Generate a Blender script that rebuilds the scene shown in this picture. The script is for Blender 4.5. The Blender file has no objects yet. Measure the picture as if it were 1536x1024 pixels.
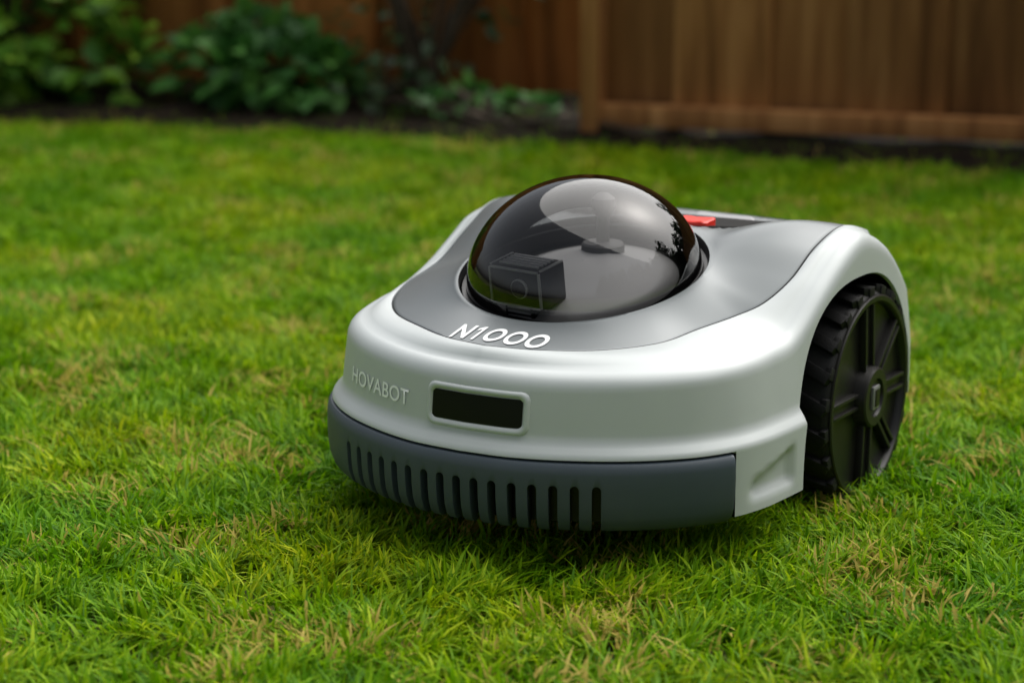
import bpy, bmesh, math, random
import numpy as np
from mathutils import Vector, Matrix
from mathutils.bvhtree import BVHTree
random.seed(7); rng=np.random.default_rng(7)
scene=bpy.context.scene
R=math.radians
# ------------------------------------------------------------------ helpers
def link(o,parent=None):
    scene.collection.objects.link(o)
    if parent: o.parent=parent
    return o
def empty(name):
    o=bpy.data.objects.new(name,None); o.empty_display_size=.1
    return link(o)
def mesh_obj(name,verts,faces,mats=(),fm=None,smooth=True,parent=None,sharp=None):
    me=bpy.data.meshes.new(name); me.from_pydata([tuple(v) for v in verts],[],faces)
    for m in mats: me.materials.append(m)
    if fm is not None: me.polygons.foreach_set('material_index',fm)
    if smooth:
        me.polygons.foreach_set('use_smooth',[True]*len(me.polygons))
        if sharp: me.set_sharp_from_angle(angle=R(sharp))
    me.update()
    return link(bpy.data.objects.new(name,me),parent)
def bm_obj(name,bm,mats,parent=None,smooth=True,sharp=35):
    me=bpy.data.meshes.new(name); bm.to_mesh(me); bm.free()
    for m in mats: me.materials.append(m)
    if smooth:
        me.polygons.foreach_set('use_smooth',[True]*len(me.polygons))
        me.set_sharp_from_angle(angle=R(sharp))
    return link(bpy.data.objects.new(name,me),parent)
def bake(o):
    dg=bpy.context.evaluated_depsgraph_get(); dg.update()
    me=bpy.data.meshes.new_from_object(o.evaluated_get(dg))
    o.modifiers.clear(); o.data=me
    return o
def catmull(P,n=24):
    P=np.array(P,float); Q=np.vstack([2*P[0]-P[1],P,2*P[-1]-P[-2]])
    out=[]
    for i in range(1,len(Q)-2):
        for k in range(n):
            t=k/n
            out.append(.5*((2*Q[i])+(-Q[i-1]+Q[i+1])*t+(2*Q[i-1]-5*Q[i]+4*Q[i+1]-Q[i+2])*t*t+(-Q[i-1]+3*Q[i]-3*Q[i+1]+Q[i+2])*t**3))
    out.append(P[-1]); return np.array(out)
def sstep(a,b,x):
    t=min(1,max(0,(x-a)/(b-a))); return t*t*(3-2*t)
def box(bm,c,sz,rot=None,mi=0,bev=0):
    r=bmesh.ops.create_cube(bm,size=1)
    M=Matrix.Translation(c)@(rot.to_4x4() if rot else Matrix.Identity(4))@Matrix.Diagonal((*sz,1))
    bmesh.ops.transform(bm,matrix=M,verts=r['verts'])
    fs=set(f for v in r['verts'] for f in v.link_faces)
    for f in fs: f.material_index=mi
    if bev:
        es=list(set(e for v in r['verts'] for e in v.link_edges))
        rr=bmesh.ops.bevel(bm,geom=es,offset=bev,segments=2,affect='EDGES',profile=.6)
        for f in rr['faces']: f.material_index=mi
# ------------------------------------------------------------------ materials
def newmat(name):
    m=bpy.data.materials.new(name); m.use_nodes=True
    nt=m.node_tree; b=nt.nodes['Principled BSDF']; return m,nt,b
def N(nt,t,**kw):
    n=nt.nodes.new(t)
    for k,v in kw.items(): setattr(n,k,v)
    return n
def ramp(nt,stops):
    r=N(nt,'ShaderNodeValToRGB'); e=r.color_ramp.elements
    e[0].position,e[0].color=stops[0][0],(*stops[0][1],1); e[1].position,e[1].color=stops[-1][0],(*stops[-1][1],1)
    for p,c in stops[1:-1]:
        x=e.new(p); x.color=(*c,1)
    return r
def paint(name,col,rough=.4,metal=0.,coat=0.,noise=.04,bump=.02,bscale=900,spec=.5):
    m,nt,b=newmat(name)
    tc=N(nt,'ShaderNodeTexCoord'); nz=N(nt,'ShaderNodeTexNoise'); nz.inputs['Scale'].default_value=14; nz.inputs['Detail'].default_value=5
    nt.links.new(tc.outputs['Object'],nz.inputs['Vector'])
    lo=tuple(c*(1-noise) for c in col); hi=tuple(min(1,c*(1+noise)) for c in col)
    r=ramp(nt,[(.3,lo),(.7,hi)]); nt.links.new(nz.outputs['Fac'],r.inputs['Fac']); nt.links.new(r.outputs['Color'],b.inputs['Base Color'])
    mr=N(nt,'ShaderNodeMapRange'); mr.inputs['To Min'].default_value=rough*.9; mr.inputs['To Max'].default_value=rough*1.12
    nt.links.new(nz.outputs['Fac'],mr.inputs['Value']); nt.links.new(mr.outputs['Result'],b.inputs['Roughness'])
    b.inputs['Metallic'].default_value=metal; b.inputs['Coat Weight'].default_value=coat; b.inputs['Coat Roughness'].default_value=.18
    b.inputs['Specular IOR Level'].default_value=spec
    if bump:
        n2=N(nt,'ShaderNodeTexNoise'); n2.inputs['Scale'].default_value=bscale; nt.links.new(tc.outputs['Object'],n2.inputs['Vector'])
        bp=N(nt,'ShaderNodeBump'); bp.inputs['Strength'].default_value=bump; bp.inputs['Distance'].default_value=.001
        nt.links.new(n2.outputs['Fac'],bp.inputs['Height']); nt.links.new(bp.outputs['Normal'],b.inputs['Normal'])
    return m
M_light=paint('silver_plastic',(.475,.51,.51),.42,.08,.06,.02,.04)
M_grey=paint('grey_plastic',(.135,.152,.158),.38,.25,.08,.03,.04)
M_bump=paint('slate_bumper_plastic',(.050,.067,.085),.5,0,0,.06,.12,1400)
M_black=paint('black_plastic',(.006,.006,.007),.38,0,0,.1,.08,900,.35)
M_void=paint('dark_cavity',(.005,.005,.005),.7,0,0,.1,0,900,.15)
M_rubber=paint('tyre_rubber',(.009,.009,.009),.6,0,0,.25,.3,500,.3)
M_disc=paint('wheel_plastic',(.013,.0125,.011),.36,0,0,.1,.1,900,.4)
M_red=paint('red_button',(.80,.025,.010),.4,0,.1,.04,0)
M_white=paint('white_print',(.80,.82,.82),.45,0,0,.01,0)
M_print=paint('grey_print',(.88,.90,.90),.4,.0,0,.01,0)
M_glassb=paint('sensor_glass',(.004,.0045,.004),.3,0,0,.02,0,900,.2)
M_inner=paint('inner_grey',(.55,.55,.55),.35,0,0,.05,0)
M_hub=paint('hub_metal',(.30,.30,.31),.35,.4,0,.05,0)
M_floor=paint('inner_floor_grey',(.34,.34,.34),.5,0,0,.05,0)
M_mast=paint('mast_grey',(.06,.06,.06),.5,0,0,.05,0)
# smoked dome
M_dome,nt,b=newmat('smoked_dome'); nt.nodes.remove(b); out=nt.nodes['Material Output']
tr=N(nt,'ShaderNodeBsdfTransparent'); tr.inputs['Color'].default_value=(.56,.56,.56,1)
gl=N(nt,'ShaderNodeBsdfGlossy'); gl.inputs['Roughness'].default_value=.025; gl.inputs['Color'].default_value=(.95,.95,.95,1)
lw=N(nt,'ShaderNodeFresnel'); lw.inputs['IOR'].default_value=1.55
mx=N(nt,'ShaderNodeMixShader'); nt.links.new(lw.outputs['Fac'],mx.inputs['Fac'])
nt.links.new(tr.outputs[0],mx.inputs[1]); nt.links.new(gl.outputs[0],mx.inputs[2]); nt.links.new(mx.outputs[0],out.inputs['Surface'])

# ------------------------------------------------------------------ mower
mower=empty('robot_lawn_mower'); mower.location=(-.047,2.14,0); mower.rotation_euler=(0,0,R(-30))
UC=.237; RIM=.125; TILT=math.tan(R(13.2))
base=[(0,.006,.202),(.05,.0105,.202),(.1,.027,.202),(.15,.054,.203),(.19,.089,.204),(.214,.125,.205),(.226,.16,.206),(.232,.2,.208),(.236,.245,.214),(.239,.307,.25),(.241,.36,.276),(.242,.4,.285),(.242,.458,.266),(.241,.505,.232),(.234,.54,.205),(.21,.558,.205),(.15,.565,.225),(.08,.567,.245),(0,.568,.25)]
zl={.2:.208,.245:.211,.307:.226,.36:.247,.4:.262,.458:.262}
leftb=[(a,u,zl.get(u,z)) for a,u,z in base]
A0,A1=.231,.529
def arch(u,top):
    x=abs((u-(A0+A1)/2)/((A1-A0)/2)); x=min(1,x)
    return .062+(top-.062)*(1-x**2.4)**(1/2.4)
def side(ctrl,top):
    D=catmull(ctrl); L=np.concatenate([[0],np.cumsum(np.hypot(np.diff(D[:,0]),np.diff(D[:,1])))])
    uu=np.maximum.accumulate(D[:,1]+np.arange(len(D))*1e-9)
    La=np.interp(A0,uu,L); Lb=np.interp(A1,uu,L); res=[]
    for l in np.linspace(0,La,96): res.append([np.interp(l,L,D[:,k]) for k in range(3)]+[.062])
    for a in np.linspace(0,math.pi,74)[1:]:
        u=(A0+A1)/2-(A1-A0)/2*math.cos(a)
        res.append([np.interp(u,uu,D[:,0]),u,np.interp(u,uu,D[:,2]),max(arch(u,top),.062 if u<.4 else .088)])
    for l in np.linspace(Lb,L[-1],36)[1:]: res.append([np.interp(l,L,D[:,k]) for k in range(3)]+[.088])
    return res
rs=side(base,.243); ls=side(leftb,.222)
loop=[(s,u,a,b_,1) for s,u,a,b_ in rs]+[(-s,u,a,b_,-1) for s,u,a,b_ in ls[-2:0:-1]]
n=len(loop)
P=np.array([(l[0],l[1]) for l in loop]); T=np.roll(P,-1,0)-np.roll(P,1,0); T/=np.linalg.norm(T,axis=1)[:,None]
NR=np.stack([T[:,1],-T[:,0]],1)
gr=[(0,.192,.2146),(.05,.18,.214),(.098,.149,.213),(.135,.1,.214),(.15,.045,.218),(.168,.004,.224),(.185,-.025,.233),(.197,-.063,.251),(.201,-.113,.275),(.204,-.173,.286),(.2,-.25,.268),(.17,-.295,.256),(.1,-.305,.258),(0,-.307,.258)]
gl_=[(0,.192,.2146),(.05,.18,.214),(.098,.152,.213),(.15,.112,.211),(.183,.067,.213),(.198,.017,.219),(.201,-.03,.225),(.202,-.063,.233),(.202,-.113,.256),(.204,-.173,.274),(.2,-.25,.268),(.17,-.295,.256),(.1,-.305,.258),(0,-.307,.258)]
def polar(c):
    D=catmull(c,30); return np.arctan2(D[:,0],D[:,1]),np.hypot(D[:,0],D[:,1]),D[:,2]
PR,PL=polar(gr),polar(gl_)
LEV=[.190,.178,.166,.154,.146,.140,.135,.131,.128,.1255,.1235,.121,.115,.111,.107,.102,.096,.090,.085,.079,.075,.068,.062]
cols=[]
for i,(s,u,ze,zb,sg) in enumerate(loop):
    f=UC-u; th=math.atan2(abs(s),f); q=PR if sg>0 else PL
    rg=np.interp(th,q[0],q[1]); zg=np.interp(th,q[0],q[2])
    d=Vector((math.sin(th)*(1 if s>=0 else -1),-math.cos(th)))   # (s,u) direction
    c=Vector((0,UC)); col=[]
    def rimz(r): return .255-TILT*math.cos(th)*r
    col.append((*(c+d*(RIM-.002)),rimz(RIM)-.013)); col.append((*(c+d*(RIM-.0008)),rimz(RIM)-.003)); col.append((*(c+d*(RIM+.0005)),rimz(RIM)-.0004)); col.append((*(c+d*(RIM+.0025)),rimz(RIM)))
    z0=rimz(RIM); r0=RIM+.0025
    K=22
    bulge=.012*sstep(1.7,2.3,th)*(1-sstep(2.55,2.9,th))
    for k in range(1,K+1):
        t=k/K; r=r0+(rg-.0012-r0)*t; p=c+d*r
        te=t**.85
        z=z0+(zg-z0)*te+bulge*math.sin(math.pi*t)
        w=(1-sstep(.105,.130,abs(p.x)))*sstep(.364,.374,p.y)*(1-sstep(.505,.525,p.y))
        z-=.009*w
        col.append((p.x,p.y,z))
    p=c+d*rg; col.append((p.x,p.y,zg-.0022))
    p=c+d*(rg+.0012); col.append((p.x,p.y,zg+.0002))
    nr=Vector(NR[i]); o=Vector((s,u)); rr=.019
    e=o-nr*(rr+.005)
    g=c+d*(rg+.0012)
    crown=.003
    for k in range(1,6):
        t=k/5; q2=g.lerp(e,t); col.append((q2.x,q2.y,zg+(ze-zg)*t+crown*math.sin(math.pi*t)))
    for k in range(1,7):
        a=math.pi/2*k/6; q2=o-nr*(.005+rr-rr*math.sin(a)); col.append((q2.x,q2.y,ze-rr*.95*(1-math.cos(a))))
    zt=ze-rr*.95
    zs=[]
    for k in range(1,4): zs.append(zt+(min(zt,max(.192,zb))-zt)*k/4 if zt>.192 else zt-.0005*k)
    zs+= [min(L,zs[-1]-.0005) for L in LEV]
    skirt=sstep(.122,.1245,u)*(1-sstep(.30,.31,u))
    for z in zs:
        z=max(z,zb)
        k=(z-.14)/(max(zt,.16)-.14); off=-.005*min(1,max(0,k))**1.2
        fl=.011*(1-sstep(.1262,.142,z))*(1-sstep(.25,.5,u))
        if z<.1245:
            zt2=.088+.024*min(1,max(0,(u-.14)/.075))
            rec=.0065*sstep(.138,.152,u)*(1-sstep(.204,.216,u))*sstep(.073,.080,z)*(1-sstep(zt2-.004,zt2+.003,z))
            fl=(fl-rec)*skirt+(-.006)*(1-skirt)*(1-sstep(.30,.31,u))
        q2=o+nr*(off+fl); col.append((q2.x,q2.y,z))
    last=Vector(col[-1][:2]); q2=last-nr*.0035; col.append((q2.x,q2.y,max(zb,col[-1][2])-.0012 ))
    q2=last-nr*.006; col.append((q2.x,q2.y,zb+.002)); q2=last-nr*.05; col.append((q2.x,q2.y,zb+.006))
    cols.append(col)
m=len(cols[0]); verts=[v for c in cols for v in c]; faces=[];fm=[]
nw=4+K+2+5+6
for i in range(n):
    j=(i+1)%n
    for k in range(m-1):
        faces.append((i*m+k,i*m+k+1,j*m+k+1,j*m+k))
        if k<2: mi=2
        elif k<4+K-1: mi=1
        elif k<4+K+1: mi=2 if k==4+K-1 else 1
        else: mi=0
        if k>=m-3: mi=2 if k==m-2 else 0
        zc=(cols[i][k][2]+cols[i][k+1][2])/2
        if k>nw and zc<.1238 and loop[i][1]<.1235: mi=2
        fm.append(mi)
shell=mesh_obj('body_shell',verts,faces,[M_light,M_grey,M_black],fm,True,mower)
bm=bmesh.new(); bm.from_mesh(shell.data); bmesh.ops.remove_doubles(bm,verts=bm.verts,dist=2e-5); bmesh.ops.recalc_face_normals(bm,faces=bm.faces)
bm.to_mesh(shell.data); bm.free(); shell.data.polygons.foreach_set('use_smooth',[True]*len(shell.data.polygons)); shell.data.set_sharp_from_angle(angle=R(50))
bvh=BVHTree.FromPolygons([v.co.copy() for v in shell.data.vertices],[tuple(p.vertices) for p in shell.data.polygons])
def top(s,u):
    h=bvh.ray_cast(Vector((s,u,1)),Vector((0,0,-1))); return h[0].z if h[0] else .25
def front(s,z):
    h=bvh.ray_cast(Vector((s,-1,z)),Vector((0,1,0))); return h[0].y if h[0] else 0.
# chassis
bm=bmesh.new()
box(bm,(0,.30,.125),(.29,.46,.15),bev=.01); box(bm,(0,.17,.13),(.36,.12,.12),bev=.02); box(bm,(0,.12,.11),(.26,.12,.09),bev=.02)
box(bm,(0,.41,.112),(.40,.02,.02)); bm_obj('chassis',bm,[M_void],mower)
# bumper
def bpath(umax_r,umax_l):
    right=[i for i in range(len(rs)) if rs[i][1]<=umax_r]; left=[n-k for k in range(1,len(ls)) if ls[k][1]<=umax_l]
    return left[::-1]+right
idx=bpath(.124,.17)
sec=[(-.001,.1225),(.008,.1235),(.0125,.1225),(.0150,.1195),(.0162,.112),(.0165,.10),(.0160,.085),(.0145,.072),(.011,.062),(.006,.0575),(-.001,.057)]
bv=[];bf=[];ns=len(sec)
for i in idx:
    for (o_,z) in sec:
        q=P[i]+NR[i]*o_; bv.append((q[0],q[1],z))
for a in range(len(idx)-1):
    for k in range(ns):
        k2=(k+1)%ns; bf.append((a*ns+k,a*ns+k2,(a+1)*ns+k2,(a+1)*ns+k))
bf.append(tuple(range(ns))[::-1]); bf.append(tuple((len(idx)-1)*ns+k for k in range(ns)))
bump=mesh_obj('front_bumper',bv,bf,[M_bump],None,True,mower)
bm=bmesh.new(); bm.from_mesh(bump.data); bmesh.ops.recalc_face_normals(bm,faces=bm.faces); bm.to_mesh(bump.data); bm.free()
cb=bmesh.new()
Pd=np.array([P[i] for i in idx]); Nd=np.array([NR[i] for i in idx])
for k in range(16):
    s0=-.140+k*.0175; c0=np.array([s0,np.interp(s0,Pd[:,0],Pd[:,1])]); nn=np.array([np.interp(s0,Pd[:,0],Nd[:,0]),np.interp(s0,Pd[:,0],Nd[:,1])]); nn/=np.linalg.norm(nn); tt=np.array([-nn[1],nn[0]])
    hw=.0043; prof=[(-hw,.04),(hw,.04)]+[(hw*math.cos(a),.0985+hw*math.sin(a)) for a in np.linspace(0,math.pi,9)]
    f1=[];f2=[]
    for (a,z) in prof:
        q=c0+tt*a+nn*(-.004); f1.append(cb.verts.new((q[0],q[1],z)))
        q=c0+tt*a+nn*.03; f2.append(cb.verts.new((q[0],q[1],z)))
    cb.faces.new(f1); cb.faces.new(f2[::-1]); L_=len(prof)
    for a in range(L_): cb.faces.new((f1[(a+1)%L_],f1[a],f2[a],f2[(a+1)%L_]))
bmesh.ops.recalc_face_normals(cb,faces=cb.faces)
cut=bm_obj('cut',cb,[M_bump],mower,False)
md=bump.modifiers.new('b','BOOLEAN'); md.operation='DIFFERENCE'; md.object=cut; md.solver='EXACT'
bake(bump); bpy.data.objects.remove(cut)
md=bump.modifiers.new('v','BEVEL'); md.width=.0009; md.segments=2; md.limit_method='ANGLE'; md.angle_limit=R(40); bake(bump)
bump.data.polygons.foreach_set('use_smooth',[True]*len(bump.data.polygons)); bump.data.set_sharp_from_angle(angle=R(35))
# text
def text_mesh(name,txt,mapf,mat,size,bold=0.,sx=1.,spacing=1.,flag=False):
    cu=bpy.data.curves.new(name,'FONT'); cu.body=txt; cu.size=1; cu.align_x='CENTER'; cu.align_y='CENTER'; cu.offset=bold; cu.space_character=spacing; cu.resolution_u=6
    ob=link(bpy.data.objects.new(name,cu)); bpy.context.view_layer.update()
    dg=bpy.context.evaluated_depsgraph_get(); me=bpy.data.meshes.new_from_object(ob.evaluated_get(dg)); bpy.data.objects.remove(ob)
    bm=bmesh.new(); bm.from_mesh(me)
    bmesh.ops.remove_doubles(bm,verts=bm.verts,dist=1e-5)
    if flag:
        seen=set(); isl=[]
        for v in bm.verts:
            if v in seen: continue
            st=[v]; comp=[]; seen.add(v)
            while st:
                w_=st.pop(); comp.append(w_)
                for e_ in w_.link_edges:
                    o_=e_.other_vert(w_)
                    if o_ not in seen: seen.add(o_); st.append(o_)
            isl.append(comp)
        isl.sort(key=lambda c_:min(v.co.x for v in c_)); one=isl[1]
        x1=max(v.co.x for v in one); y1=max(v.co.y for v in one); y0=min(v.co.y for v in one)
        bmesh.ops.delete(bm,geom=one,context='VERTS')
        xm=x1; st_=.115
        bm.faces.new([bm.verts.new((a,b_,0)) for a,b_ in ((xm-st_,y0),(xm,y0),(xm,y1),(xm-st_,y1))])
        bm.faces.new([bm.verts.new((a,b_,0)) for a,b_ in ((xm-st_-.001,y1),(xm-st_-.001,y1-.145),(xm-st_-.17,y1-.25),(xm-st_-.17,y1-.12))])
    bmesh.ops.triangulate(bm,faces=bm.faces)
    bmesh.ops.subdivide_edges(bm,edges=[e for e in bm.edges if e.calc_length()>.25],cuts=2)
    for v in bm.verts: v.co=Vector(mapf(v.co.x*size*sx,v.co.y*size))
    bm.to_mesh(me); bm.free(); me.materials.clear(); me.materials.append(mat)
    return link(bpy.data.objects.new(name,me),mower)
def mN(x,y):
    s=x+.000; u=.0685+y+.9*s*s*1.3; return (s,u,top(s,u)+.0009)
text_mesh('model_lettering','N1OOO',mN,M_white,.042,.024,.60,1.12,True)
def mH(x,y):
    s=-.117+x*.86; z=.161+y; return (s,front(s,z)-.0012,z)
text_mesh('fascia_lettering','HOVABOT',mH,M_print,.0205,0.010,1.12,1.05)
# sensor window
def rrect(w,h,r,nseg=6):
    pts=[]
    for cx,cy,a0 in ((w/2-r,h/2-r,0),(-w/2+r,h/2-r,90),(-w/2+r,-h/2+r,180),(w/2-r,-h/2+r,270)):
        for k in range(nseg+1):
            a=R(a0+90*k/nseg); pts.append((cx+r*math.cos(a),cy+r*math.sin(a)))
    return pts
def densify(pts,mx_):
    out=[]
    for i in range(len(pts)):
        a=Vector(pts[i]);b_=Vector(pts[(i+1)%len(pts)]); k=max(1,int((b_-a).length/mx_))
        out+= [a.lerp(b_,t/k) for t in range(k)]
    return out
S0,Z0=.010,.1635
prof=[(.108,.041,.0085,-.0005),(.106,.039,.008,.0018),(.1035,.0365,.0075,.0026),(.099,.032,.006,.0024),(.0965,.029,.004,.0010),(.0955,.028,.0035,.0004)]
pr=[]
base_pts=densify(rrect(.108,.041,.0085),.006); nb=len(base_pts)
for (w,h,r,o_) in prof:
    sxx=w/.108; syy=h/.041
    for p in base_pts: pr.append((S0+p.x*sxx,front(S0+p.x*sxx,Z0+p.y*syy)-o_,Z0+p.y*syy))
fc=[(k*nb+i,k*nb+(i+1)%nb,(k+1)*nb+(i+1)%nb,(k+1)*nb+i) for k in range(len(prof)-1) for i in range(nb)]
mesh_obj('sensor_bezel',pr,fc,[M_light],None,True,mower)
gv=[];gf=[];GX,GZ=24,4
for a in range(GX+1):
    for b_ in range(GZ+1):
        s=S0+(a/GX-.5)*.0945; z=Z0+(b_/GZ-.5)*.0268; gv.append((s,front(s,z)-.0007,z))
for a in range(GX):
    for b_ in range(GZ): gf.append((a*(GZ+1)+b_,(a+1)*(GZ+1)+b_,(a+1)*(GZ+1)+b_+1,a*(GZ+1)+b_+1))
mesh_obj('sensor_window',gv,gf,[M_glassb],None,True,mower)
# rear deck
def plate(name,s0,s1,u0,u1,r,h,mat,lift=0,tilt=0.):
    w,l=s1-s0,u1-u0; cs,cu=(s0+s1)/2,(u0+u1)/2
    pts=densify(rrect(w,l,r),.008); bm=bmesh.new(); lo=[];hi=[];hj=[]
    for p in pts:
        x,y=cs+p.x,cu+p.y; z=top(x,y)+lift+tilt*(p.y/l+.5)
        lo.append(bm.verts.new((x,y,z-.008))); hi.append(bm.verts.new((x,y,z+h-.0012)))
        k=1-.0015/max(.01,p.length); hj.append(bm.verts.new((cs+p.x*k,cu+p.y*k,z+h)))
    L_=len(pts)
    for a in range(L_):
        bm.faces.new((lo[a],lo[(a+1)%L_],hi[(a+1)%L_],hi[a])); bm.faces.new((hi[a],hi[(a+1)%L_],hj[(a+1)%L_],hj[a]))
    bm.faces.new(hj); return bm_obj(name,bm,[mat],mower)
plate('rear_deck_panel',-.112,.118,.372,.508,.012,.004,M_void)
plate('stop_button',.030,.068,.374,.404,.006,.0105,M_red,0,.004)
plate('deck_lever',-.06,.0,.392,.43,.006,.010,M_black)
plate('rear_trim',-.01,.060,.508,.518,.004,.0065,M_hub,-.002)
# dome
nrm=Vector((0,-TILT,1)).normalized(); ex=Vector((1,0,0)); c0=Vector((0,UC,.255))
def lathe(name,prof,mats,center,ax,ex,seg=96,mi=None,sharp=40,parent=mower):
    ey=ax.cross(ex).normalized(); v=[];f=[];fmi=[]
    for (r,h) in prof:
        for k in range(seg):
            a=2*math.pi*k/seg; v.append(center+ax*h+(ex*math.cos(a)+ey*math.sin(a))*r)
    for j in range(len(prof)-1):
        for k in range(seg):
            f.append((j*seg+k,j*seg+(k+1)%seg,(j+1)*seg+(k+1)%seg,(j+1)*seg+k)); fmi.append(mi[j] if mi else 0)
    return mesh_obj(name,v,f,mats,fmi,True,parent,sharp)
RD,HD=.1185,.096
prof=[(RD*math.cos(a),HD*math.sin(a)-.009) for a in np.linspace(0,math.pi/2-.004,40)]
lathe('camera_dome',prof,[M_dome],c0,nrm,ex,128,sharp=None)
lathe('dome_seat',[(.1235,-.009),(.1195,-.0095),(.1190,-.006),(.1160,-.006),(.112,-.020),(.106,-.020),(.094,-.018),(.03,.004),(.0005,.006)],[M_black,M_floor],c0,nrm,ex,96,[0,0,0,0,0,0,1,1])
# internals
bm=bmesh.new(); rt=Matrix.Rotation(R(-8),3,'Z')@Matrix.Rotation(R(8),3,'X')
C=Vector((-.022,.1630,.2510))
def L3(x,y,z): return C+rt@Vector((x,y,z))
box(bm,C,(.063,.040,.040),rt,0,.003)
for k in range(5): box(bm,L3(0,-.011+k*.006,.0206),(.048,.0026,.0022),rt,1)
for sx_ in (-1,1):  # pale bars along the module edges stand in for edge highlights
    box(bm,L3(sx_*.0300,-.0200,0),(.0024,.0024,.036),rt,1,.0005); box(bm,L3(sx_*.0300,.0,.0198),(.0020,.036,.0018),rt,1)
for sz_ in (-1,1): box(bm,L3(0,-.0200,sz_*.0185),(.058,.0024,.0022),rt,1,.0005)
box(bm,L3(-.002,.002,-.030),(.036,.032,.028),rt,0,.002)
for k in range(4): box(bm,L3(-.002,-.0145,-.023-k*.0045),(.028,.0016,.0016),rt,1)
bm_obj('camera_module',bm,[M_black,M_inner],mower)
lathe('camera_lens',[(.0098,0),(.0098,.0020),(.0088,.0026),(.0078,.0015),(.0045,.001),(.0035,.002),(.0003,.0024)],[M_inner,M_glassb],L3(.006,-.0202,.0),rt@Vector((0,-1,0)),rt@ex,32,[0,0,1,1,1,1])
lathe('gnss_mast',[(.022,-.02),(.022,.008),(.020,.010),(.007,.011),(.006,.036),(.010,.040),(.013,.048),(.012,.055),(.006,.060),(.0003,.061)],[M_mast],Vector((.0,.278,.262)),Vector((0,0,1)),ex,32)
# wheels
def wheel(name,s_out,sgn):
    e=bpy.data.objects.new(name,None); link(e,mower); e.location=(s_out,.415,.1105)
    ax=Vector((sgn,0,0)); exx=Vector((0,1,0)); W_=.066
    rt_=.1095
    lathe('tyre',[(.05,-W_),(.098,-W_),(rt_,-W_+.006),(rt_,-.006),(.1065,-.001),(.1045,.0)],[M_rubber],Vector((0,0,0)),ax,exx,96,parent=e)
    lathe('wheel_disc',[(.1055,-.002),(.1055,.0018),(.1040,.0030),(.0995,.0030),(.0980,.0012),(.0965,-.0055),(.090,-.0065),(.038,-.0060),(.0325,-.005),(.0310,.0075),(.0290,.009),(.020,.009),(.019,.0060),(.0004,.0060)],[M_disc],Vector((0,0,0)),ax,exx,96,parent=e,sharp=30)
    bm=bmesh.new()
    for k,(a,wd) in enumerate(((4,.020),(88,.013),(176,.020),(268,.013),(310,.010),(225,.010))):
        rot=Matrix.Rotation(R(a),3,'X')
        for dy in (-wd/2,wd/2):
            p=rot@Vector((sgn*-.0025,0,.062)); p=p+rot@Vector((0,dy,0)); box(bm,p,(.009,.0038,.068),rot,0,.0008)
        p=rot@Vector((sgn*-.0045,0,.062)); box(bm,p,(.005,wd,.068),rot,0)
    box(bm,(sgn*.0075,0,0),(.004,.016,.024),None,1,.001); box(bm,(sgn*.0088,0,0),(.0035,.0105,.0185),None,0,.0005)
    bm_obj('wheel_spokes',bm,[M_disc,M_hub],e)
    bm=bmesh.new(); NT=22
    for k in range(NT):
        a=2*math.pi*k/NT
        for side_,da in ((0,0),(1,.5)):
            rot=Matrix.Rotation(a+da*2*math.pi/NT,3,'X')
            yaw=Matrix.Rotation(R(22 if side_ else -22),3,'Z')
            p=rot@Vector((sgn*(-.017-side_*.030),0,rt_+.0014)); box(bm,p,(.034,.0125,.0095),rot@yaw,0,.0014)
        rot=Matrix.Rotation(a,3,'X'); p=rot@Vector((sgn*-.0025,0,rt_-.0006)); box(bm,p,(.0065,.013,.0115),rot,0,.001)
    bm_obj('tyre_tread',bm,[M_rubber],e)
wheel('wheel_a',.2375,1); wheel('wheel_b',-.2375,-1)

# ------------------------------------------------------------------ camera
cd=bpy.data.cameras.new('camera'); cam=link(bpy.data.objects.new('camera',cd)); cam.location=(0,0,.762); cam.rotation_euler=(R(90-14),0,0)
cd.sensor_width=36; cd.lens=84.4; cd.clip_end=2000; cd.clip_start=.05
cd.dof.use_dof=True; cd.dof.focus_distance=2.27; cd.dof.aperture_fstop=4.0
scene.camera=cam
# ------------------------------------------------------------------ light
w=bpy.data.worlds.new('World'); scene.world=w; w.use_nodes=True; nt=w.node_tree; bg=nt.nodes['Background']
sky=N(nt,'ShaderNodeTexSky'); sky.sky_type='NISHITA'; sky.sun_disc=False; EL,AZ=54,50
sky.sun_elevation=R(EL); sky.sun_rotation=R(AZ); sky.dust_density=5; sky.ozone_density=.6
hs=N(nt,'ShaderNodeHueSaturation'); hs.inputs['Saturation'].default_value=.3
nt.links.new(sky.outputs[0],hs.inputs['Color']); nt.links.new(hs.outputs[0],bg.inputs['Color']); bg.inputs['Strength'].default_value=.15
sl=bpy.data.lights.new('sun','SUN'); sl.energy=4.2; sl.angle=R(100); sl.color=(1,.975,.93)
so=link(bpy.data.objects.new('sun',sl))
dirv=Vector((math.sin(R(AZ))*math.cos(R(EL)),math.cos(R(AZ))*math.cos(R(EL)),math.sin(R(EL))))
so.rotation_euler=dirv.to_track_quat('Z','Y').to_euler(); so.location=dirv*10
scene.view_settings.view_transform='Standard'; scene.view_settings.look='None'; scene.view_settings.exposure=0

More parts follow.
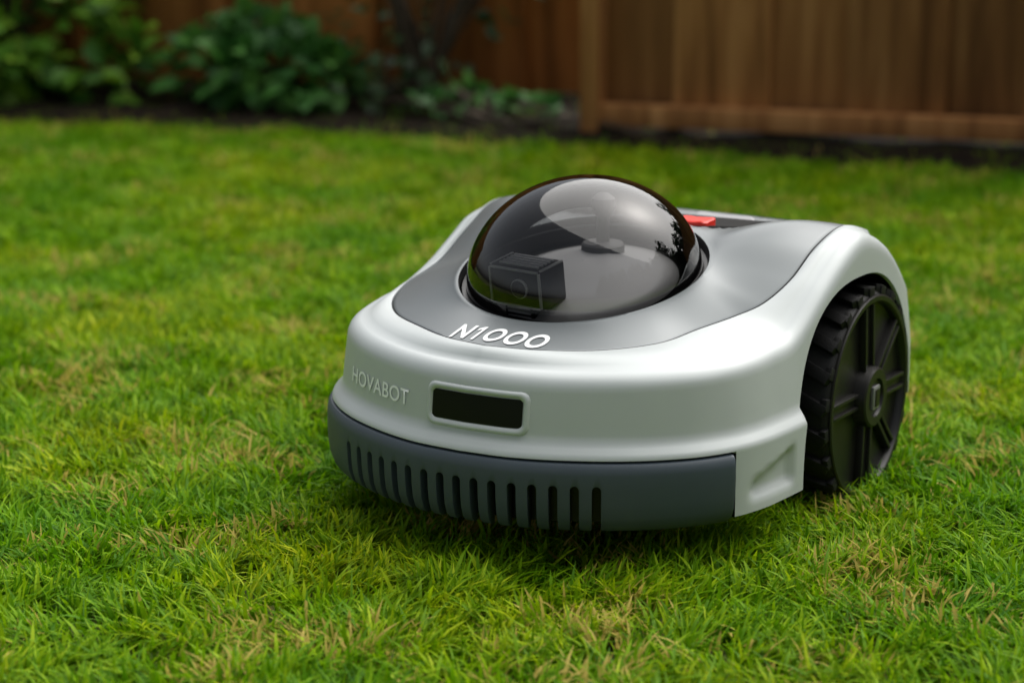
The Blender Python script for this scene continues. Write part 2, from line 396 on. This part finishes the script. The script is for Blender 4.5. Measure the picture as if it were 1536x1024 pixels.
# ------------------------------------------------------------------ ground
Mg,nt,b=newmat('soil_thatch'); tc=N(nt,'ShaderNodeTexCoord'); nz=N(nt,'ShaderNodeTexNoise'); nz.inputs['Scale'].default_value=60; nz.inputs['Detail'].default_value=8
nt.links.new(tc.outputs['Object'],nz.inputs['Vector']); r=ramp(nt,[(.3,(.020,.030,.004)),(.55,(.07,.09,.012)),(.75,(.20,.17,.045))]); nt.links.new(nz.outputs['Fac'],r.inputs['Fac']); nt.links.new(r.outputs['Color'],b.inputs['Base Color']); b.inputs['Roughness'].default_value=.95
bp=N(nt,'ShaderNodeBump'); bp.inputs['Distance'].default_value=.01; nt.links.new(nz.outputs['Fac'],bp.inputs['Height']); nt.links.new(bp.outputs['Normal'],b.inputs['Normal'])
mesh_obj('ground',[(-400,-400,0),(400,-400,0),(400,400,0),(-400,400,0)],[(0,1,2,3)],[Mg],None,False)
# grass material
Mgr,nt,b=newmat('grass_blades'); out=nt.nodes['Material Output']
at=N(nt,'ShaderNodeAttribute'); at.attribute_name='rnd'
geo=N(nt,'ShaderNodeNewGeometry')
n1=N(nt,'ShaderNodeTexNoise'); n1.inputs['Scale'].default_value=3.2; n1.inputs['Detail'].default_value=5; nt.links.new(geo.outputs['Position'],n1.inputs['Vector'])
n2=N(nt,'ShaderNodeTexNoise'); n2.inputs['Scale'].default_value=7; n2.inputs['Detail'].default_value=3; nt.links.new(geo.outputs['Position'],n2.inputs['Vector'])
r1=ramp(nt,[(0,(.045,.15,.002)),(.45,(.145,.32,.003)),(.85,(.30,.48,.006)),(1,(.50,.64,.035))]); nt.links.new(at.outputs['Fac'],r1.inputs['Fac'])
rp=ramp(nt,[(.34,(.66,.84,.7)),(.5,(1.0,1.0,.9)),(.66,(1.5,1.12,1.2))]); nt.links.new(n1.outputs['Fac'],rp.inputs['Fac'])
mul=N(nt,'ShaderNodeMix',data_type='RGBA',blend_type='MULTIPLY'); mul.inputs['Factor'].default_value=1
nt.links.new(r1.outputs['Color'],mul.inputs['A']); nt.links.new(rp.outputs['Color'],mul.inputs['B'])
at2=N(nt,'ShaderNodeAttribute'); at2.attribute_name='dead'
m1=N(nt,'ShaderNodeMath',operation='MULTIPLY_ADD'); nt.links.new(n2.outputs['Fac'],m1.inputs[0]); m1.inputs[1].default_value=2.2; nt.links.new(at2.outputs['Fac'],m1.inputs[2])
m2=N(nt,'ShaderNodeMath',operation='GREATER_THAN'); nt.links.new(m1.outputs[0],m2.inputs[0]); m2.inputs[1].default_value=2.08
mixd=N(nt,'ShaderNodeMix',data_type='RGBA'); nt.links.new(m2.outputs[0],mixd.inputs['Factor']); nt.links.new(mul.outputs['Result'],mixd.inputs['A']); mixd.inputs['B'].default_value=(.50,.40,.09,1)
nt.links.new(mixd.outputs['Result'],b.inputs['Base Color']); b.inputs['Roughness'].default_value=.5; b.inputs['Specular IOR Level'].default_value=.12
tl=N(nt,'ShaderNodeBsdfTranslucent'); nt.links.new(mixd.outputs['Result'],tl.inputs['Color'])
ms=N(nt,'ShaderNodeMixShader'); ms.inputs['Fac'].default_value=.4; nt.links.new(b.outputs[0],ms.inputs[1]); nt.links.new(tl.outputs[0],ms.inputs[2]); nt.links.new(ms.outputs[0],out.inputs['Surface'])
def grass_mesh(name,size,count,seed,hmin=.013,hmax=.052):
    g=np.random.default_rng(seed)
    x=g.uniform(-size/2,size/2,count); y=g.uniform(-size/2,size/2,count)
    nt_=800; tx=g.uniform(-size/2,size/2,nt_); ty=g.uniform(-size/2,size/2,nt_); ti=g.integers(0,nt_,count); tuft=g.random(count)<.6
    x=np.where(tuft,tx[ti]+g.normal(0,.005,count),x); y=np.where(tuft,ty[ti]+g.normal(0,.005,count),y)
    k=2*math.pi/size
    ph=g.uniform(0,6.28,6)
    fld=np.sin(k*x*2+ph[0]+1.5*np.sin(k*y+ph[1]))+np.sin(k*y*3+ph[2]+1.2*np.sin(k*x*2+ph[3]))
    hf=.5+.25*np.sin(k*x*3+ph[4]+2*np.sin(k*y*2+ph[5]))+.12*np.sin(k*y*5+ph[0])
    th_=g.random(nt_)
    h=hmin+(hmax-hmin)*np.clip(.30*hf+.25*th_[ti]+.45*g.random(count)**1.2,0,1.1)
    h*=np.where(g.random(count)<.03,1.3,1.)
    tdir=g.normal(0,1.1,nt_)
    dirn=fld*1.6+np.where(tuft,tdir[ti]+g.normal(0,.6,count),g.normal(0,1.2,count))
    lean=np.clip(g.normal(.75,.32,count),.05,1.4)
    wd=g.uniform(.0009,.0024,count); face=g.uniform(0,math.pi,count)
    dx,dy=np.cos(dirn),np.sin(dirn); wx,wy=np.cos(dirn+math.pi/2+ (face-1.57)*.5),np.sin(dirn+math.pi/2+(face-1.57)*.5)
    V=np.zeros((count,7,3)); curve=g.uniform(1.3,2.4,count)
    for q,(t,ww) in enumerate(((0,.75),(.38,1.),(.72,.72),(1,0))):
        off=h*lean*(t**curve); z=h*(t-(lean*.32)*t**2.2)
        cx,cy=x+dx*off,y+dy*off
        if q<3:
            V[:,q*2]=np.stack([cx-wx*wd*ww,cy-wy*wd*ww,z],1); V[:,q*2+1]=np.stack([cx+wx*wd*ww,cy+wy*wd*ww,z],1)
        else: V[:,6]=np.stack([cx,cy,z],1)
    i0=(np.arange(count)*7)[:,None]
    loops=np.concatenate([i0+np.array([[0,1,3,2]]),i0+np.array([[2,3,5,4]]),i0+np.array([[4,5,6]])],1).ravel()
    me=bpy.data.meshes.new(name); me.vertices.add(count*7); me.vertices.foreach_set('co',V.ravel())
    me.loops.add(len(loops)); me.loops.foreach_set('vertex_index',loops.astype(np.int32))
    st=(np.arange(count)*11)[:,None]+np.array([[0,4,8]]); me.polygons.add(count*3); me.polygons.foreach_set('loop_start',st.ravel().astype(np.int32))
    me.polygons.foreach_set('use_smooth',np.ones(count*3,bool))
    me.update(calc_edges=True); me.validate()
    rn=g.random(count)*.8+.2*hf; dd=g.random(count)
    a=me.attributes.new('rnd','FLOAT','POINT'); a.data.foreach_set('value',np.repeat(np.clip(rn,0,1),7).astype(np.float32))
    a=me.attributes.new('dead','FLOAT','POINT'); a.data.foreach_set('value',np.repeat(dd,7).astype(np.float32))
    me.materials.append(Mgr); return me
TS=.5; gm=[grass_mesh('grass_tile_%d'%k,TS,12000,100+k) for k in range(6)]
lawn=empty('lawn_grass')
for ix in range(-7,8):
    for iy in range(1,12):
        x,y=ix*TS,iy*TS
        o=bpy.data.objects.new('grass_tile',random.choice(gm)); link(o,lawn); o.location=(x,y,0); o.rotation_euler=(0,0,random.randrange(4)*math.pi/2); o.scale=(1,1,random.uniform(.9,1.05))
# ------------------------------------------------------------------ planting bed
Ms,nt,b=newmat('dark_soil'); tc=N(nt,'ShaderNodeTexCoord'); nz=N(nt,'ShaderNodeTexNoise'); nz.inputs['Scale'].default_value=35; nz.inputs['Detail'].default_value=8; nt.links.new(tc.outputs['Object'],nz.inputs['Vector'])
r=ramp(nt,[(.3,(.003,.0025,.0018)),(.7,(.018,.012,.007))]); nt.links.new(nz.outputs['Fac'],r.inputs['Fac']); nt.links.new(r.outputs['Color'],b.inputs['Base Color']); b.inputs['Roughness'].default_value=1; b.inputs['Specular IOR Level'].default_value=.1
edge=[(-5,5.75),(-2,5.02),(-1.03,4.79),(-.38,4.64),(.17,4.47),(.90,4.17),(2.1,3.65),(5,2.3)]
E=catmull([(a,b_) for a,b_ in edge],12); vv=[];ff=[]
for k,(a,b_) in enumerate(E):
    j=random.uniform(-.02,.02)
    for (d_,z) in ((0,-.005),(.012,.018),(.05,.032+random.uniform(-.005,.005)),(.2,.036+random.uniform(-.008,.008)),(1.3,.036),(1.5,-.01)): vv.append((a+d_*.3,b_+d_+j,z))
for k in range(len(E)-1):
    for q in range(5): ff.append((k*6+q,(k+1)*6+q,(k+1)*6+q+1,k*6+q+1))
mesh_obj('soil_bed',vv,ff,[Ms])
# ------------------------------------------------------------------ fences
def wood(name,c1,c2,c3):
    m_,nt,b=newmat(name); tc=N(nt,'ShaderNodeTexCoord'); mp=N(nt,'ShaderNodeMapping'); mp.inputs['Scale'].default_value=(18,18,1.6); nt.links.new(tc.outputs['Object'],mp.inputs['Vector'])
    at=N(nt,'ShaderNodeAttribute'); at.attribute_name='rnd'
    ad=N(nt,'ShaderNodeVectorMath',operation='ADD'); nt.links.new(mp.outputs[0],ad.inputs[0]); sc=N(nt,'ShaderNodeVectorMath',operation='SCALE'); sc.inputs['Scale'].default_value=40; nt.links.new(at.outputs['Vector'],sc.inputs[0]); nt.links.new(sc.outputs[0],ad.inputs[1])
    nz=N(nt,'ShaderNodeTexNoise'); nz.inputs['Scale'].default_value=1.4; nz.inputs['Detail'].default_value=7; nz.inputs['Distortion'].default_value=.6; nt.links.new(ad.outputs[0],nz.inputs['Vector'])
    r=ramp(nt,[(.28,c1),(.5,c2),(.72,c3)]); nt.links.new(nz.outputs['Fac'],r.inputs['Fac'])
    hv=N(nt,'ShaderNodeHueSaturation'); mr=N(nt,'ShaderNodeMapRange'); mr.inputs['To Min'].default_value=.72; mr.inputs['To Max'].default_value=1.25; nt.links.new(at.outputs['Fac'],mr.inputs['Value']); nt.links.new(mr.outputs[0],hv.inputs['Value']); nt.links.new(r.outputs['Color'],hv.inputs['Color'])
    nt.links.new(hv.outputs[0],b.inputs['Base Color']); b.inputs['Roughness'].default_value=.65; b.inputs['Specular IOR Level'].default_value=.25
    bp=N(nt,'ShaderNodeBump'); bp.inputs['Strength'].default_value=.4; bp.inputs['Distance'].default_value=.003; nt.links.new(nz.outputs['Fac'],bp.inputs['Height']); nt.links.new(bp.outputs['Normal'],b.inputs['Normal'])
    return m_
Mw1=wood('fence_wood',(.14,.054,.015),(.29,.125,.040),(.42,.205,.075)); Mw2=wood('fence_wood_shade_lift',(.17,.062,.012),(.37,.145,.032),(.52,.22,.055))  # second wood colour is brightened to offset the shade of the bushes
def fence(name,p0,p1,z0,H,pw,mat,rail=True,post_at=()):
    bm=bmesh.new(); lay=bm.verts.layers.float.new('rnd')
    d=(Vector(p1)-Vector(p0)); L_=d.length; d.normalize(); ang=math.atan2(d.y,d.x); rot=Matrix.Rotation(ang,3,'Z'); nf=Vector((d.y,-d.x))  # toward camera side
    def B(along,outw,z,sz,rv,bev=.003):
        nb_=len(bm.verts); c=Vector(p0)+d*along+nf*outw; box(bm,(c.x,c.y,z),sz,rot,0,bev); bm.verts.ensure_lookup_table()
        for v in bm.verts[nb_:]: v[lay]=rv
    k=0; a=pw/2
    while a<L_:
        if k%2: B(a,.012,z0+H/2,(pw+.022,.016,H),random.random(),.004)
        else: B(a,-.006,z0+H/2,(pw+.010,.016,H),random.random(),.004)
        a+=pw; k+=1
    if rail:
        B(L_/2,.037,z0+.022,(L_,.03,.042),.85,.004); B(L_/2,.037,z0+H-.1,(L_,.03,.07),.6)
    for q in post_at: B(q,.036,z0+H/2-.02,(.036,.072,H+.06),.8,.004)
    return bm_obj(name,bm,[mat])
fence('wooden_fence',(.165,4.64),(3.2,3.84),.045,1.05,.165,Mw1,True,(0.0,2.0))
fence('wooden_fence',(-3.6,6.05),(.20,5.08),.035,1.15,.17,Mw2,False,())
# ------------------------------------------------------------------ foliage
def leafmat(name,c1,c2,c3):
    m_,nt,b=newmat(name); at=N(nt,'ShaderNodeAttribute'); at.attribute_name='rnd'; r=ramp(nt,[(0,c1),(.6,c2),(1,c3)]); nt.links.new(at.outputs['Fac'],r.inputs['Fac'])
    nt.links.new(r.outputs['Color'],b.inputs['Base Color']); b.inputs['Roughness'].default_value=.5; b.inputs['Specular IOR Level'].default_value=.3; tl=N(nt,'ShaderNodeBsdfTranslucent'); nt.links.new(r.outputs['Color'],tl.inputs['Color'])
    ms=N(nt,'ShaderNodeMixShader'); ms.inputs['Fac'].default_value=.3; o_=nt.nodes['Material Output']; nt.links.new(b.outputs[0],ms.inputs[1]); nt.links.new(tl.outputs[0],ms.inputs[2]); nt.links.new(ms.outputs[0],o_.inputs['Surface']); return m_
Ml1=leafmat('leaves_mid',(.03,.11,.010),(.11,.26,.018),(.24,.41,.035)); Ml2=leafmat('leaves_dark',(.02,.08,.015),(.05,.17,.028),(.11,.28,.05)); Ml3=leafmat('leaves_deep',(.01,.03,.008),(.02,.06,.012),(.05,.11,.03))
Mst=paint('stem_bark',(.05,.035,.02),.8,0,0,.3,0)
def leaves(pos,nrmd,size,seed,mat,name,parent,asp=.62):
    g=np.random.default_rng(seed); c=len(pos)
    dirs=g.normal(size=(c,3)); dirs[:,2]=dirs[:,2]*.5-.1; dirs+=nrmd*1.3; dirs/=np.linalg.norm(dirs,axis=1)[:,None]
    up=g.normal(size=(c,3))*.45+np.array([0,-.35,1]); wv=np.cross(dirs,up); wv/=np.linalg.norm(wv,axis=1)[:,None]; nn=np.cross(wv,dirs)
    L_=(size*g.uniform(.6,1.25,c))[:,None]; Wd=L_*asp
    def pt(t,wf,nf): return pos+dirs*L_*t+wv*Wd*wf+nn*L_*nf
    V=np.stack([pt(0,0,0),pt(.35,0,.02),pt(.7,0,0),pt(1,0,-.10),pt(.3,-.5,.09),pt(.68,-.38,.06),pt(.3,.5,.09),pt(.68,.38,.06)],1).reshape(-1,3)
    F=[(0,6,1),(0,1,4),(6,7,2,1),(4,1,2,5),(7,3,2),(5,2,3)]
    faces=[tuple(i*8+k for k in f_) for i in range(c) for f_ in F]
    o=mesh_obj(name,V,faces,[mat],None,True,parent); a=o.data.attributes.new('rnd','FLOAT','POINT'); a.data.foreach_set('value',np.repeat(g.random(c),8).astype(np.float32)); return o
def stems(name,base_,tips,r,parent):
    bm=bmesh.new()
    for t in tips:
        a=Vector(base_)+Vector((random.uniform(-.03,.03),random.uniform(-.03,.03),0)); t=Vector(t); mid=a.lerp(t,.5)+Vector((random.uniform(-.03,.03),random.uniform(-.03,.03),.03)); prev=None
        for p,rr in ((a,r),(mid,r*.7),(t,r*.3)):
            ring=[bm.verts.new((p.x+rr*math.cos(q*1.2566),p.y+rr*math.sin(q*1.2566),p.z)) for q in range(5)]
            if prev: [bm.faces.new((prev[q],prev[(q+1)%5],ring[(q+1)%5],ring[q])) for q in range(5)]
            prev=ring
    return bm_obj(name,bm,[Mst],parent)
def bush(name,blobs,cnt_,lsize,mat,seed,asp=.62,ntip=4):
    e=empty(name); g=np.random.default_rng(seed); pos=[];nd=[];tips=[]
    vol=np.array([b_[3]*b_[4] for b_ in blobs]); vol=vol/vol.sum()
    for (x,y,z,rx,rz),v in zip(blobs,vol):
        c=int(cnt_*v); d_=g.normal(size=(c,3)); d_/=np.linalg.norm(d_,axis=1)[:,None]; rad=g.uniform(.35,1,c)**.5
        clump=1+.18*np.sin(d_[:,0]*7+seed)+.15*np.sin(d_[:,2]*9+seed*2)
        pos.append(np.array([x,y,z])+d_*(rad*clump)[:,None]*np.array([rx,rx,rz])); nd.append(d_)
        for k in range(ntip): tips.append((x+random.uniform(-.5,.5)*rx,y+random.uniform(-.5,.5)*rx,z+random.uniform(0,.6)*rz))
    pos=np.vstack(pos); nd=np.vstack(nd); keep=pos[:,2]>.05; leaves(pos[keep],nd[keep],lsize,seed,mat,'foliage',e,asp)
    bx=np.mean([b_[0] for b_ in blobs]); by=np.mean([b_[1] for b_ in blobs]); stems('stems',(bx,by,.03),tips,.006,e); return e
bush('hydrangea_bush',[(-1.02,5.08,.22,.20,.22),(-.82,5.04,.09,.09,.10),(-1.3,5.2,.35,.3,.3),(-1.03,5.2,.5,.22,.2),(-1.12,5.00,.12,.15,.10)],1250,.070,Ml1,3)
bush('leafy_shrub',[(-.50,4.95,.10,.14,.10),(-.62,5.00,.10,.09,.08),(-.40,4.94,.09,.08,.07),(-.54,5.02,.17,.09,.05)],500,.062,Ml2,5)
bush('twiggy_shrub',[(-.20,5.0,.20,.18,.2),(-.02,4.98,.40,.13,.2),(-.3,5.02,.45,.15,.2),(-.24,4.92,.07,.14,.05)],300,.042,Ml3,8,.5,14)
bush('ground_cover_plant',[(-.12,4.82,.05,.10,.035),(.03,4.74,.05,.08,.035)],170,.036,Ml2,11)
bush('ground_cover_plant',[(-.33,4.86,.05,.08,.04),(-.22,4.9,.06,.09,.05),(.2,4.57,.03,.03,.012),(.28,4.49,.03,.02,.008)],120,.034,Ml3,13)
# tree belt that the dome mirrors
g=np.random.default_rng(20); pos=[];nd=[]
for k in range(56):
    a=R(-75+k*2.6+g.uniform(-1,1)); rr=g.uniform(11,14); x,y=rr*math.cos(a),rr*math.sin(a)-1; hh=g.uniform(3.6,8.5)*(.55 if k>38 else 1)
    for q in range(3):
        c=150; d_=g.normal(size=(c,3)); d_/=np.linalg.norm(d_,axis=1)[:,None]; zz=hh*(.35+.28*q); pos.append(np.array([x+g.uniform(-.3,.3),y+g.uniform(-.3,.3),zz])+d_*g.uniform(.3,1,c)[:,None]*np.array([1.2-.22*q,1.2-.22*q,hh*.3])); nd.append(d_)
trees=empty('distant_trees'); leaves(np.vstack(pos),np.vstack(nd),.5,21,Ml3,'crowns',trees,.8)
bm=bmesh.new()
for k in range(56):
    p=pos[k*3].mean(0)
    r_=bmesh.ops.create_cone(bm,cap_ends=True,segments=8,radius1=.14,radius2=.06,depth=2.0); bmesh.ops.translate(bm,vec=(p[0],p[1],1.0),verts=r_['verts'])
bm_obj('trunks',bm,[Mst],trees)
